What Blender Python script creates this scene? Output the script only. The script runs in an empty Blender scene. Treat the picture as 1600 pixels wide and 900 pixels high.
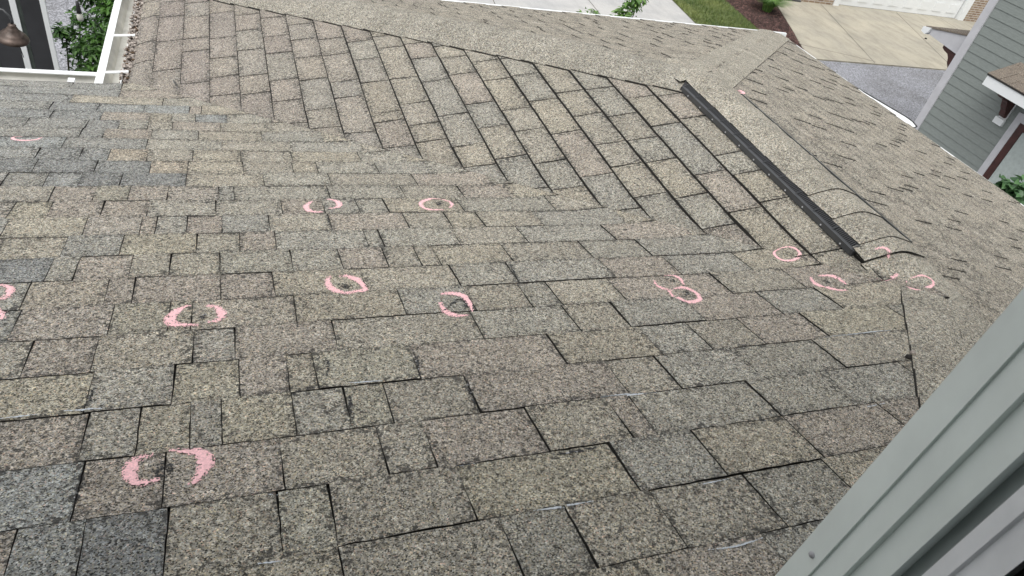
import bpy, math, random
from mathutils import Vector, Matrix, noise
from mathutils.bvhtree import BVHTree

# ------------------------------------------------------------------ camera, sky, sun, exposure
sc = bpy.context.scene
COL = sc.collection
cam_d = bpy.data.cameras.new('camera'); cam = bpy.data.objects.new('camera', cam_d); COL.objects.link(cam)
sc.camera = cam
CR = ((0.9328583, -0.3021754, 0.1961261), (-0.0528696, -0.6533702, -0.7551902), (0.3563428, 0.6941163, -0.6254777))
mm = Matrix(((CR[0][0], -CR[1][0], -CR[2][0], 0), (CR[0][1], -CR[1][1], -CR[2][1], 0),
             (CR[0][2], -CR[1][2], -CR[2][2], 0), (0, 0, 0, 1)))
cam.matrix_world = mm
cam_d.sensor_fit = 'HORIZONTAL'; cam_d.sensor_width = 8.0
cam_d.lens = 8.0 * 1095.89 / 1600
cam_d.clip_start = 0.02; cam_d.clip_end = 400
cam_d.dof.use_dof = True; cam_d.dof.focus_distance = 2.6; cam_d.dof.aperture_fstop = 7.0

SUN_EL, SUN_AZ = 64.0, 222.0          # azimuth measured from +Y towards +X
w = bpy.data.worlds.new('World'); sc.world = w; w.use_nodes = True
nt = w.node_tree; nt.nodes.clear()
sky = nt.nodes.new('ShaderNodeTexSky'); sky.sky_type = 'NISHITA'; sky.sun_disc = False
sky.sun_elevation = math.radians(SUN_EL); sky.sun_rotation = math.radians(SUN_AZ)
sky.dust_density = 4.0; sky.air_density = 1.2; sky.ozone_density = 1.0
hs = nt.nodes.new('ShaderNodeHueSaturation'); hs.inputs['Saturation'].default_value = 0.12
bg = nt.nodes.new('ShaderNodeBackground'); bg.inputs['Strength'].default_value = 0.15
wo = nt.nodes.new('ShaderNodeOutputWorld')
nt.links.new(sky.outputs[0], hs.inputs['Color']); nt.links.new(hs.outputs[0], bg.inputs[0]); nt.links.new(bg.outputs[0], wo.inputs[0])
sd = bpy.data.lights.new('sun', 'SUN'); sd.energy = 1.1; sd.angle = math.radians(60); sd.color = (1, .975, .94)
so = bpy.data.objects.new('sun', sd); COL.objects.link(so)
el, az = math.radians(SUN_EL), math.radians(SUN_AZ)
sdir = Vector((math.sin(az)*math.cos(el), math.cos(az)*math.cos(el), math.sin(el)))
so.rotation_euler = (-sdir).to_track_quat('-Z', 'Y').to_euler(); so.location = (0, 0, 20)
sc.view_settings.view_transform = 'Standard'; sc.view_settings.look = 'None'
sc.view_settings.exposure = 0.48; sc.view_settings.gamma = 1.0

random.seed(11)
R = random.random
def U(a, b): return a + (b-a)*R()
GZ = -4.65

# ------------------------------------------------------------------ materials
def mat(name):
    m = bpy.data.materials.new(name); m.use_nodes = True
    n = m.node_tree.nodes; b = n['Principled BSDF']
    return m, m.node_tree, b
def nd(t, kind, **kw):
    x = t.nodes.new(kind)
    for k, v in kw.items():
        if k in x.inputs.keys(): x.inputs[k].default_value = v
        else: setattr(x, k, v)
    return x
def ramp(t, src, stops, const=False):
    r = t.nodes.new('ShaderNodeValToRGB'); t.links.new(src, r.inputs[0])
    e = r.color_ramp.elements
    if const: r.color_ramp.interpolation = 'CONSTANT'
    while len(e) < len(stops): e.new(.5)
    for i, (p, c) in enumerate(stops):
        e[i].position = p; e[i].color = (c, c, c, 1) if isinstance(c, (int, float)) else (*c, 1)
    return r.outputs[0]
def mixc(t, a, b, fac, mode='MIX'):
    m = t.nodes.new('ShaderNodeMix'); m.data_type = 'RGBA'; m.blend_type = mode; m.clamp_result = False
    for s, v in ((0, fac), (6, a), (7, b)):
        if hasattr(v, 'is_linked'): t.links.new(v, m.inputs[s])
        else: m.inputs[s].default_value = v if s == 0 else ((*v, 1) if len(v) == 3 else v)
    return m.outputs[2]
def objco(t, scale=None):
    c = t.nodes.new('ShaderNodeTexCoord'); o = c.outputs['Object']
    if scale:
        mp = t.nodes.new('ShaderNodeMapping'); t.links.new(o, mp.inputs[0]); mp.inputs['Scale'].default_value = scale; o = mp.outputs[0]
    return o
def tex(t, co, kind, **kw):
    x = nd(t, kind, **kw); t.links.new(co, x.inputs['Vector']); return x
def bump(t, b, h, strength, dist):
    x = nd(t, 'ShaderNodeBump', Strength=strength, Distance=dist); t.links.new(h, x.inputs['Height']); t.links.new(x.outputs[0], b.inputs['Normal'])

def granule_material(name, tone=None):
    m, t, b = mat(name)
    co = objco(t)
    if tone is None:
        a = nd(t, 'ShaderNodeAttribute', attribute_name='tone'); base = a.outputs['Color']
        bd = nd(t, 'ShaderNodeAttribute', attribute_name='band').outputs['Fac']
    else:
        r = nd(t, 'ShaderNodeRGB'); r.outputs[0].default_value = (*tone, 1); base = r.outputs[0]; bd = None
    if bd is not None:
        # the printed shadow band of the laminated shingle, patchy
        n5 = tex(t, co, 'ShaderNodeTexNoise', Scale=16.0, Detail=5.0, Roughness=.65)
        f = nd(t, 'ShaderNodeMath', operation='MULTIPLY'); t.links.new(bd, f.inputs[0])
        t.links.new(ramp(t, n5.outputs[0], [(.40, .0), (.66, .8)]), f.inputs[1])
        base = mixc(t, base, (.172, .168, .160), f.outputs[0])
    v1 = tex(t, co, 'ShaderNodeTexVoronoi', Scale=440.0)
    s1 = nd(t, 'ShaderNodeSeparateColor'); t.links.new(v1.outputs['Color'], s1.inputs[0])
    g1 = ramp(t, s1.outputs[0], [(0.0, .10), (.14, .34), (.28, .95), (.60, 1.22), (.85, 1.58), (1.0, 2.3)])
    v2 = tex(t, co, 'ShaderNodeTexVoronoi', Scale=165.0)
    s2 = nd(t, 'ShaderNodeSeparateColor'); t.links.new(v2.outputs['Color'], s2.inputs[0])
    g2 = ramp(t, s2.outputs[1], [(0, .62), (.25, .92), (.7, 1.06), (1.0, 1.30)])
    n3 = tex(t, co, 'ShaderNodeTexNoise', Scale=14.0, Detail=4.0, Roughness=.65)
    g3 = ramp(t, n3.outputs[0], [(.30, .82), (.70, 1.15)])
    c = mixc(t, base, g1, 1.0, 'MULTIPLY'); c = mixc(t, c, g2, 1.0, 'MULTIPLY'); c = mixc(t, c, g3, 1.0, 'MULTIPLY')
    # granule hue: some reddish, some yellow, some blue-grey
    hue = ramp(t, s1.outputs[2], [(0, (.90, 1.0, 1.07)), (.3, (.99, 1.01, .99)), (.7, (1.01, 1.01, .96)), (.9, (1.10, 1.05, .78)), (1.0, (1.25, .92, .84))])
    c = mixc(t, c, hue, .8, 'MULTIPLY')
    # dark scuffs where granules are gone
    n4 = tex(t, co, 'ShaderNodeTexNoise', Scale=85.0, Detail=5.0, Roughness=.75)
    rim = nd(t, 'ShaderNodeAttribute', attribute_name='rim')      # tab borders shed more granules
    n6 = tex(t, co, 'ShaderNodeTexNoise', Scale=7.0, Detail=2.0)
    m1 = nd(t, 'ShaderNodeMath', operation='MULTIPLY_ADD'); t.links.new(rim.outputs['Fac'], m1.inputs[0]); m1.inputs[1].default_value = .085; t.links.new(n4.outputs[0], m1.inputs[2])
    m2 = nd(t, 'ShaderNodeMath', operation='MULTIPLY_ADD'); t.links.new(n6.outputs[0], m2.inputs[0]); m2.inputs[1].default_value = .16; t.links.new(m1.outputs[0], m2.inputs[2])
    c = mixc(t, c, (.040, .039, .037), ramp(t, m2.outputs[0], [(.645, 0.0), (.72, .85)]))
    t.links.new(c, b.inputs['Base Color']); b.inputs['Roughness'].default_value = .92; b.inputs['Specular IOR Level'].default_value = .25
    ad = nd(t, 'ShaderNodeMath', operation='ADD'); t.links.new(s1.outputs[0], ad.inputs[0]); t.links.new(s2.outputs[1], ad.inputs[1])
    bump(t, b, ad.outputs[0], .45, .0015)
    return m
M_GR = granule_material('shingle_granules')

def plain(name, col, rough=.5, metal=0, var=.08, scale=20., bmp=0, spec=.5, stretch=None):
    m, t, b = mat(name)
    co = objco(t, stretch)
    n = tex(t, co, 'ShaderNodeTexNoise', Scale=scale, Detail=5.0, Roughness=.6)
    c = mixc(t, col, ramp(t, n.outputs[0], [(.28, 1-var*2), (.72, 1+var)]), 1.0, 'MULTIPLY')
    t.links.new(c, b.inputs['Base Color']); b.inputs['Roughness'].default_value = rough; b.inputs['Metallic'].default_value = metal
    b.inputs['Specular IOR Level'].default_value = spec
    if bmp: bump(t, b, n.outputs[0], .4, bmp)
    return m
M_EDGE = plain('asphalt_edge_lap_shadow', (.028, .026, .023), .95, scale=150, var=.3)
M_WHITE = plain('white_aluminium', (.78, .80, .80), .35, var=.025, scale=1.5)
M_CREAM = plain('gutter_inside', (.66, .65, .60), .5, var=.14, scale=9)
M_BLACK = plain('black_plastic', (.022, .022, .024), .45, var=.1)
M_LIP = plain('dark_grey_plastic', (.06, .062, .066), .35, var=.1)
M_VINYL = plain('window_vinyl', (.80, .87, .84), .42, var=.05, scale=14, bmp=.0004)
M_VINYL2 = plain('sash_vinyl', (.82, .84, .86), .5, var=.06, scale=22, bmp=.0004)  # the sash's own vinyl, slightly cooler than the frame
M_GASK = plain('window_gasket', (.40, .44, .43), .7, var=.1)
M_TRIM = plain('grey_corner_trim', (.50, .50, .52), .55, var=.05, scale=8)
M_SIDE = plain('grey_green_siding', (.225, .250, .235), .65, var=.07, scale=12, bmp=.001, stretch=(1, 1, 5))
M_BROWN = plain('red_brown_stain', (.060, .018, .014), .45, var=.25, scale=14)
M_DARK = plain('charcoal_screen', (.040, .041, .045), .6, var=.2, scale=3)
M_DARK2 = plain('dark_green_grey_screen', (.050, .062, .055), .6, var=.3, scale=7)
M_BRONZE = plain('weathered_bronze', (.12, .088, .072), .38, .4, var=.35, scale=16)
M_BRICKM = None
M_GLASSW = plain('clear_bulb', (.55, .55, .5), .1)
M_WIRE = plain('black_wire', (.012, .012, .012), .5)
M_PALE = plain('pale_interior', (.42, .47, .45), .6)
M_DEBRIS = plain('gutter_debris', (.42, .37, .33), .9, var=.5, scale=60)
M_DEBRIS2 = plain('dead_leaf', (.13, .085, .05), .9, var=.4, scale=40)

def asphalt():
    m, t, b = mat('asphalt'); co = objco(t)
    v = tex(t, co, 'ShaderNodeTexVoronoi', Scale=60.0); s = nd(t, 'ShaderNodeSeparateColor'); t.links.new(v.outputs['Color'], s.inputs[0])
    n = tex(t, co, 'ShaderNodeTexNoise', Scale=1.2, Detail=5.0, Roughness=.6)
    c = mixc(t, (.235, .24, .262), ramp(t, s.outputs[0], [(0, .5), (.5, 1), (1, 1.7)]), 1.0, 'MULTIPLY')
    c = mixc(t, c, ramp(t, n.outputs[0], [(.3, (.80, .79, .76)), (.7, (1.12, 1.12, 1.12))]), 1.0, 'MULTIPLY')
    t.links.new(c, b.inputs['Base Color']); b.inputs['Roughness'].default_value = .85; bump(t, b, s.outputs[0], .4, .004)
    return m
M_ASPH = asphalt()
def concrete(name, col):
    m, t, b = mat(name)
    n1 = tex(t, objco(t), 'ShaderNodeTexNoise', Scale=.9, Detail=6.0, Roughness=.62, Distortion=.6)
    n2 = tex(t, objco(t, (2.2, .6, 1)), 'ShaderNodeTexNoise', Scale=2.2, Detail=5.0, Roughness=.7)
    n3 = tex(t, objco(t), 'ShaderNodeTexNoise', Scale=90.0, Detail=2.0)
    c = mixc(t, col, ramp(t, n1.outputs[0], [(.3, (.80, .81, .83)), (.7, (1.12, 1.11, 1.08))]), 1.0, 'MULTIPLY')
    c = mixc(t, c, ramp(t, n2.outputs[0], [(.32, (.62, .62, .62)), (.55, (1, 1, 1))]), .6 if col[2] < .4 else .3, 'MULTIPLY')
    c = mixc(t, c, ramp(t, n3.outputs[0], [(.3, .85), (.7, 1.12)]), 1.0, 'MULTIPLY')
    t.links.new(c, b.inputs['Base Color']); b.inputs['Roughness'].default_value = .8; bump(t, b, n3.outputs[0], .3, .002)
    return m
M_CONC_T = concrete('tan_concrete', (.40, .37, .30))
M_CONC_G = concrete('grey_concrete', (.46, .455, .445))
M_JOINT = plain('concrete_joint', (.10, .09, .08), .9)
def mulch():
    m, t, b = mat('mulch'); co = objco(t)
    v = tex(t, co, 'ShaderNodeTexVoronoi', Scale=26.0); s = nd(t, 'ShaderNodeSeparateColor'); t.links.new(v.outputs['Color'], s.inputs[0])
    c = mixc(t, (.075, .040, .034), ramp(t, s.outputs[0], [(0, .25), (.6, 1), (1, 2.6)]), 1.0, 'MULTIPLY')
    t.links.new(c, b.inputs['Base Color']); b.inputs['Roughness'].default_value = .95; bump(t, b, s.outputs[0], .8, .02)
    return m
M_MULCH = mulch()
def leafmat(name, c0, c1, trans=.25):
    m, t, b = mat(name)
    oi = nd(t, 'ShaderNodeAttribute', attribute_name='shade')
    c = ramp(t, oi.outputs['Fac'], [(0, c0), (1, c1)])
    t.links.new(c, b.inputs['Base Color']); b.inputs['Roughness'].default_value = .42
    tr = nd(t, 'ShaderNodeBsdfTranslucent'); t.links.new(c, tr.inputs[0])
    mx = nd(t, 'ShaderNodeMixShader'); mx.inputs[0].default_value = trans
    t.links.new(b.outputs[0], mx.inputs[1]); t.links.new(tr.outputs[0], mx.inputs[2])
    t.links.new(mx.outputs[0], t.nodes['Material Output'].inputs[0])
    return m
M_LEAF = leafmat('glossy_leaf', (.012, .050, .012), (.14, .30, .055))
M_LEAF2 = leafmat('light_leaf', (.05, .13, .03), (.24, .40, .10))
M_LEAF3 = leafmat('broad_leaf', (.03, .075, .035), (.12, .24, .09))
M_GRASS = leafmat('grass_blade', (.060, .12, .020), (.27, .31, .10), .3)
M_SOILG = plain('lawn_soil', (.12, .145, .045), .95, var=.4, scale=5, bmp=.01)
M_BARK = plain('bark', (.10, .075, .055), .9, var=.3, scale=30, bmp=.004)
def chalkmat():
    m, t, b = mat('pink_chalk'); co = objco(t)
    v = tex(t, co, 'ShaderNodeTexVoronoi', Scale=330.0); s = nd(t, 'ShaderNodeSeparateColor'); t.links.new(v.outputs['Color'], s.inputs[0])
    n = tex(t, co, 'ShaderNodeTexNoise', Scale=110.0, Detail=3.0)
    e = nd(t, 'ShaderNodeAttribute', attribute_name='edge')
    sub = nd(t, 'ShaderNodeMath', operation='ADD'); t.links.new(s.outputs[1], sub.inputs[0]); t.links.new(n.outputs[0], sub.inputs[1])
    p = nd(t, 'ShaderNodeMath', operation='POWER'); t.links.new(e.outputs['Fac'], p.inputs[0]); p.inputs[1].default_value = 2.2
    thr = nd(t, 'ShaderNodeMath', operation='MULTIPLY_ADD'); t.links.new(p.outputs[0], thr.inputs[0]); thr.inputs[1].default_value = .90; thr.inputs[2].default_value = .40
    gt = nd(t, 'ShaderNodeMath', operation='GREATER_THAN'); t.links.new(sub.outputs[0], gt.inputs[0]); t.links.new(thr.outputs[0], gt.inputs[1])
    c = mixc(t, (.92, .56, .58), ramp(t, s.outputs[0], [(0, .82), (1, 1.1)]), 1.0, 'MULTIPLY')
    t.links.new(c, b.inputs['Base Color']); b.inputs['Roughness'].default_value = .95
    tp = nd(t, 'ShaderNodeBsdfTransparent'); mx = nd(t, 'ShaderNodeMixShader')
    t.links.new(gt.outputs[0], mx.inputs[0]); t.links.new(tp.outputs[0], mx.inputs[1]); t.links.new(b.outputs[0], mx.inputs[2])
    t.links.new(mx.outputs[0], t.nodes['Material Output'].inputs[0])
    return m
M_CHALK = chalkmat()
def wornmat():
    m, t, b = mat('bare_asphalt'); co = objco(t)
    v = tex(t, co, 'ShaderNodeTexVoronoi', Scale=260.0); s = nd(t, 'ShaderNodeSeparateColor'); t.links.new(v.outputs['Color'], s.inputs[0])
    n = tex(t, co, 'ShaderNodeTexNoise', Scale=85.0, Detail=4.0, Roughness=.7)
    e = nd(t, 'ShaderNodeAttribute', attribute_name='edge')
    ad = nd(t, 'ShaderNodeMath', operation='MULTIPLY_ADD'); t.links.new(s.outputs[1], ad.inputs[0]); ad.inputs[1].default_value = .45; t.links.new(n.outputs[0], ad.inputs[2])
    thr = nd(t, 'ShaderNodeMath', operation='MULTIPLY_ADD'); t.links.new(e.outputs['Fac'], thr.inputs[0]); thr.inputs[1].default_value = .36; thr.inputs[2].default_value = .56
    gt = nd(t, 'ShaderNodeMath', operation='GREATER_THAN'); t.links.new(ad.outputs[0], gt.inputs[0]); t.links.new(thr.outputs[0], gt.inputs[1])
    c = ramp(t, s.outputs[2], [(0, .015), (.8, .04), (.93, .12), (1, .55)])
    t.links.new(c, b.inputs['Base Color']); b.inputs['Roughness'].default_value = .8
    tp = nd(t, 'ShaderNodeBsdfTransparent'); mx = nd(t, 'ShaderNodeMixShader')
    t.links.new(gt.outputs[0], mx.inputs[0]); t.links.new(tp.outputs[0], mx.inputs[1]); t.links.new(b.outputs[0], mx.inputs[2])
    t.links.new(mx.outputs[0], t.nodes['Material Output'].inputs[0])
    return m
M_WORN = wornmat()
def brickmat():
    m, t, b = mat('tan_brick'); co0 = t.nodes.new('ShaderNodeTexCoord').outputs['Object']
    mp = nd(t, 'ShaderNodeMapping'); t.links.new(co0, mp.inputs[0]); mp.inputs['Rotation'].default_value = (math.radians(90), 0, 0)
    br = tex(t, mp.outputs[0], 'ShaderNodeTexBrick', Scale=1.0)
    br.inputs['Color1'].default_value = (.20, .13, .085, 1); br.inputs['Color2'].default_value = (.33, .25, .17, 1); br.inputs['Mortar'].default_value = (.52, .50, .46, 1)
    br.inputs['Brick Width'].default_value = .203; br.inputs['Row Height'].default_value = .067; br.inputs['Mortar Size'].default_value = .008
    t.links.new(br.outputs[0], b.inputs['Base Color']); b.inputs['Roughness'].default_value = .9; bump(t, b, br.outputs[1], -.5, .006)
    return m
M_BRICKM = brickmat()

# ------------------------------------------------------------------ mesh helpers (world coordinates in, object origin at its thing's base)
class MB:
    def __init__(s): s.v = []; s.f = []; s.mi = []; s.sm = []; s.at = {}
    def add(s, vs, fs, mi=0, smooth=False, **at):
        o = len(s.v); s.v += [tuple(p) for p in vs]
        for f in fs: s.f.append(tuple(o+i for i in f)); s.mi.append(mi); s.sm.append(smooth)
        for k, val in at.items():
            L = s.at.setdefault(k, []); 
            while len(L) < o: L.append(None)
            L += (val if isinstance(val, list) else [val]*len(vs))
        return s
    def box(s, x0, y0, z0, x1, y1, z1, mi=0):
        return s.add([(x, y, z) for z in (z0, z1) for x, y in ((x0, y0), (x1, y0), (x1, y1), (x0, y1))],
              [(3, 2, 1, 0), (4, 5, 6, 7), (0, 1, 5, 4), (1, 2, 6, 5), (2, 3, 7, 6), (3, 0, 4, 7)], mi)
    def prism(s, pts, vec, mi=0, smooth=False):
        n = len(pts); v = Vector(vec); P = [Vector(p) for p in pts]
        return s.add(P+[p+v for p in P], [tuple(reversed(range(n))), tuple(range(n, 2*n))]+[(i, (i+1) % n, n+(i+1) % n, n+i) for i in range(n)], mi, smooth)
    def tube(s, pts, r, n=8, mi=0, rs=None):
        P = [Vector(p) for p in pts]; vs = []; fs = []
        for i, p in enumerate(P):
            d = (P[min(i+1, len(P)-1)]-P[max(i-1, 0)]).normalized()
            a = d.orthogonal().normalized() if i == 0 else (a - d*a.dot(d)).normalized()
            b = d.cross(a); rr = rs[i] if rs else r
            vs += [p+(a*math.cos(2*math.pi*k/n)+b*math.sin(2*math.pi*k/n))*rr for k in range(n)]
        for i in range(len(P)-1):
            for k in range(n): fs.append((i*n+k, i*n+(k+1) % n, (i+1)*n+(k+1) % n, (i+1)*n+k))
        fs += [tuple(reversed(range(n))), tuple((len(P)-1)*n+k for k in range(n))]
        return s.add(vs, fs, mi, True)
    def lathe(s, c, prof, n=28, mi=0, axis=None):
        vs = []; fs = []; q = axis.to_track_quat('Z', 'Y') if axis else None
        for r, z in prof:
            for k in range(n):
                p = Vector((r*math.cos(2*math.pi*k/n), r*math.sin(2*math.pi*k/n), z))
                if q: p = q @ p
                vs.append(p+Vector(c))
        for i in range(len(prof)-1):
            for k in range(n): fs.append((i*n+k, i*n+(k+1) % n, (i+1)*n+(k+1) % n, (i+1)*n+k))
        return s.add(vs, fs, mi, True)
    def build(s, name, mats, parent=None):
        me = bpy.data.meshes.new(name)
        o = bpy.data.objects.new(name, me); COL.objects.link(o)
        off = Vector((0, 0, 0)); q = parent
        if parent: off = parent['_w'] if '_w' in parent else (0, 0, 0); off = Vector(off)
        me.from_pydata([(p[0]-off[0], p[1]-off[1], p[2]-off[2]) for p in s.v], [], s.f)
        for m in (mats if isinstance(mats, (list, tuple)) else [mats]): me.materials.append(m)
        me.polygons.foreach_set('material_index', s.mi); me.polygons.foreach_set('use_smooth', s.sm)
        for k, L in s.at.items():
            while len(L) < len(s.v): L.append(None)
            if k == 'tone':
                a = me.color_attributes.new(k, 'FLOAT_COLOR', 'POINT'); flat = []
                for c in L: flat += [*(c or (.2, .2, .2)), 1.0]
                a.data.foreach_set('color', flat)
            else:
                a = me.attributes.new(k, 'FLOAT', 'POINT'); a.data.foreach_set('value', [x or 0.0 for x in L])
        me.update()
        if parent: o.parent = parent; o['_w'] = tuple(off)
        return o
def thing(name, label, cat, loc, group=None):
    o = bpy.data.objects.new(name, None); COL.objects.link(o); o.location = loc; o.empty_display_size = .2
    o['_w'] = tuple(loc); o['label'] = label; o['category'] = cat
    if group: o['group'] = group
    return o
def tag(o, label, cat, group=None, kind=None):
    if label: o['label'] = label
    if cat: o['category'] = cat
    if group: o['group'] = group
    if kind: o['kind'] = kind
    return o
def flat(name, pts, z, m):
    b = MB(); b.add([(x, y, z) for x, y in pts], [tuple(range(len(pts)))]); o = b.build(name, m); o['kind'] = 'structure'; return o

# ------------------------------------------------------------------ setting: ground, alley, driveways, lawn, mulch
flat('ground', [(-120, -80), (160, -80), (160, 200), (-120, 200)], GZ-.02, M_SOILG)
flat('asphalt_road', [(-60, -6), (60, -6), (60, 12.25), (3.0, 12.25), (3.0, 13.0), (-60, 13.0)], GZ-.010, M_ASPH)
flat('road_beyond', [(-60, 13.02), (2.5, 13.02), (2.5, 60), (-60, 60)], GZ-.010, M_ASPH)
def drive(name, pts, m, joints, z):
    o = MB(); n = len(pts)
    o.prism([(x, y, z-.12) for x, y in pts], (0, 0, .12))
    for (x0, y0), (x1, y1) in joints:
        d = Vector((x1-x0, y1-y0, 0)).normalized(); q = Vector((-d.y, d.x, 0))*.009
        a = Vector((x0, y0, z+.002)); b = Vector((x1, y1, z+.002))
        o.add([a-q, b-q, b+q, a+q], [(0, 1, 2, 3)], 1)
    ob = o.build(name, [m, M_JOINT]); ob['kind'] = 'structure'; return ob
drive('concrete_driveway', [(12.15, 12.27), (40, 12.22), (40, 16.9), (13.75, 16.9), (13.70, 15.8), (12.9, 14.0), (12.22, 12.6)], M_CONC_T,
      [((14.09, 12.3), (15.66, 16.4)), ((16.73, 12.3), (18.61, 16.45)), ((12.4, 13.1), (14.2, 12.4)), ((19.6, 12.3), (20.4, 16.4))], GZ+.012)
drive('neighbouring_driveway', [(2.5, 12.27), (9.75, 12.27), (10.12, 15.3), (10.4, 19), (2.5, 19)], M_CONC_G,
      [((4.9, 12.4), (5.6, 18)), ((7.35, 12.4), (7.9, 18)), ((2.6, 15.6), (10.1, 15.4))], GZ+.012)
flat('lawn', [(9.78, 12.27), (11.55, 12.27), (11.75, 13.9), (12.05, 16), (12.2, 19), (10.42, 19), (10.14, 15.3)], GZ+.010, M_SOILG)
flat('mulch_bed', [(11.57, 12.27), (12.13, 12.27), (12.2, 12.6), (12.88, 14.0), (13.68, 15.8), (13.74, 19), (12.22, 19), (12.07, 16), (11.77, 13.9)], GZ+.014, M_MULCH)
g = MB()
for i in range(16000):
    y = U(12.6, 16.6); x0 = 9.95+.09*(y-13); x1 = 11.62+.13*(y-13.4); x = U(x0, x1)
    h = U(.03, .075); a = U(0, 6.28); wd = U(.004, .008); l = Vector((math.cos(a), math.sin(a), 0)); sd_ = Vector((-l.y, l.x, 0))*wd
    p = Vector((x, y, GZ+.01)); dry = noise.noise(Vector((x*1.1, y*1.1, 3)))*.55+.38 + U(-.25, .25)+(.3 if x < x0+.3 else 0)
    g.add([p-sd_, p+sd_, p+l*h*.6+Vector((0, 0, h))], [(0, 1, 2)], 0, False, shade=min(1, max(0, dry)))
tag(g.build('grass', M_GRASS), 'short yellow green grass of the small lawn between driveway and mulch', 'grass', kind='stuff')
g = MB()
for i in range(2600):
    y = U(12.5, 16.6); x = U(11.6+.13*(y-13.2), 12.2+.45*(y-12.6)); z = GZ+.02
    a = U(0, 6.28); l = Vector((math.cos(a), math.sin(a), U(-.3, .3)))*U(.02, .05); q = Vector((-l.y, l.x, 0)).normalized()*U(.005, .012)
    p = Vector((x, y, z+U(0, .02))); g.add([p-l-q, p+l-q, p+l+q, p-l+q], [(0, 1, 2, 3)], 0)
tag(g.build('mulch_chips', M_MULCH), 'dark red brown wood chips of the mulch bed beside the lawn', 'mulch', kind='stuff')

# measured layout of the shingle joints, chalk rings and worn spots, metres on the roof plan
JA = {2: [.617],3: [.117,.385,.508,.681,.896],4: [-.337,-.246,-.132,.034,.118,.349,.669,.867,1.111,1.393],5: [-.27,-.144,.047,.227,.317,.543,.734,.793,1.118,1.348,1.62],6: [-.282,-.195,-.108,-.053,.079,.183,.266,.448,.805,.944,1.174,1.448],7: [-.294,-.144,-.019,.078,.135,.354,.712,.98,1.132,1.303,1.526,1.877],8: [-.425,-.303,-.112,-.026,.195,.549,.818,.967,1.209,1.481,1.713],9: [-.476,-.289,-.168,-.12,.116,.385,.574,.737,.827,1.031,1.404,1.694,2.021],10: [-.484,-.315,-.256,-.056,.074,.309,.573,.749,1.07,1.312,1.595],11: [-.46,-.4,-.276,-.182,-.058,.13,.266,.397,.495,.554,.785,1.067,1.286],12: [-.6,-.451,-.312,-.121,-.005,.095,.364,.412,.655,.892,1.224],13: [-.617,-.421,-.276,-.236,-.152,-.053,.085,.272,.522,.67,.788,1.008],14: [-.634,-.535,-.395,-.269,-.072,.132,.267,.383,.482,.755,1.117],15: [-.554,-.434,-.335,-.221,-.063,-.015,.301,.572,.801],16: [-.711,-.595,-.495,-.374,-.171,.088,.323,.651],17: [-.651,-.468,-.295,-.17,.021,.201,.292,.528],18: [-.671,-.536,-.444,-.315,-.158,.015,.209,.482],19: [-.612,-.33],20: [-.576,-.495,-.322,-.146],21: [-.789,-.575,-.455,-.346,-.252,-.061],22: [-.726,-.539,-.351,-.263,-.165,-.032],23: [-.754,-.572,-.386,-.195,-.144],24: [-.696,-.317],25: [-.917,-.515],26: [-.737,-.521],27: [-.612]}
JB = {-1: [4.042,4.304,4.673,4.935],0: [3.874,4.256,4.614,4.856],1: [3.428,3.671,4.058,4.232,4.562,4.78],2: [3.475,3.69,3.917,4.182,4.561],3: [3.44,3.648,3.965,4.229,4.466],4: [3.055,3.306,3.537,3.865,4.089,4.36],5: [2.97,3.161,3.482,3.75,3.986,4.197],6: [2.879,3.229,3.402,3.724,3.936],7: [2.694,2.935,3.02,3.338,3.604,3.836],8: [2.698,2.851,3.058,3.327,3.692,3.854],9: [2.422,2.603,2.882,3.24,3.504],10: [2.445,2.711,2.939,3.258,3.457,3.603],11: [2.149,2.356,2.627,2.824,3.135,3.349],12: [1.936,2.197,2.551,2.859],13: [1.998,2.222,2.4,2.657,2.888,3.211],14: [1.726,1.938,2.203,2.381,2.597,2.866],15: [1.785,2.051,2.45,2.715,2.941],16: [1.474,1.801,1.998,2.147,2.464,2.686]}
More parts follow.
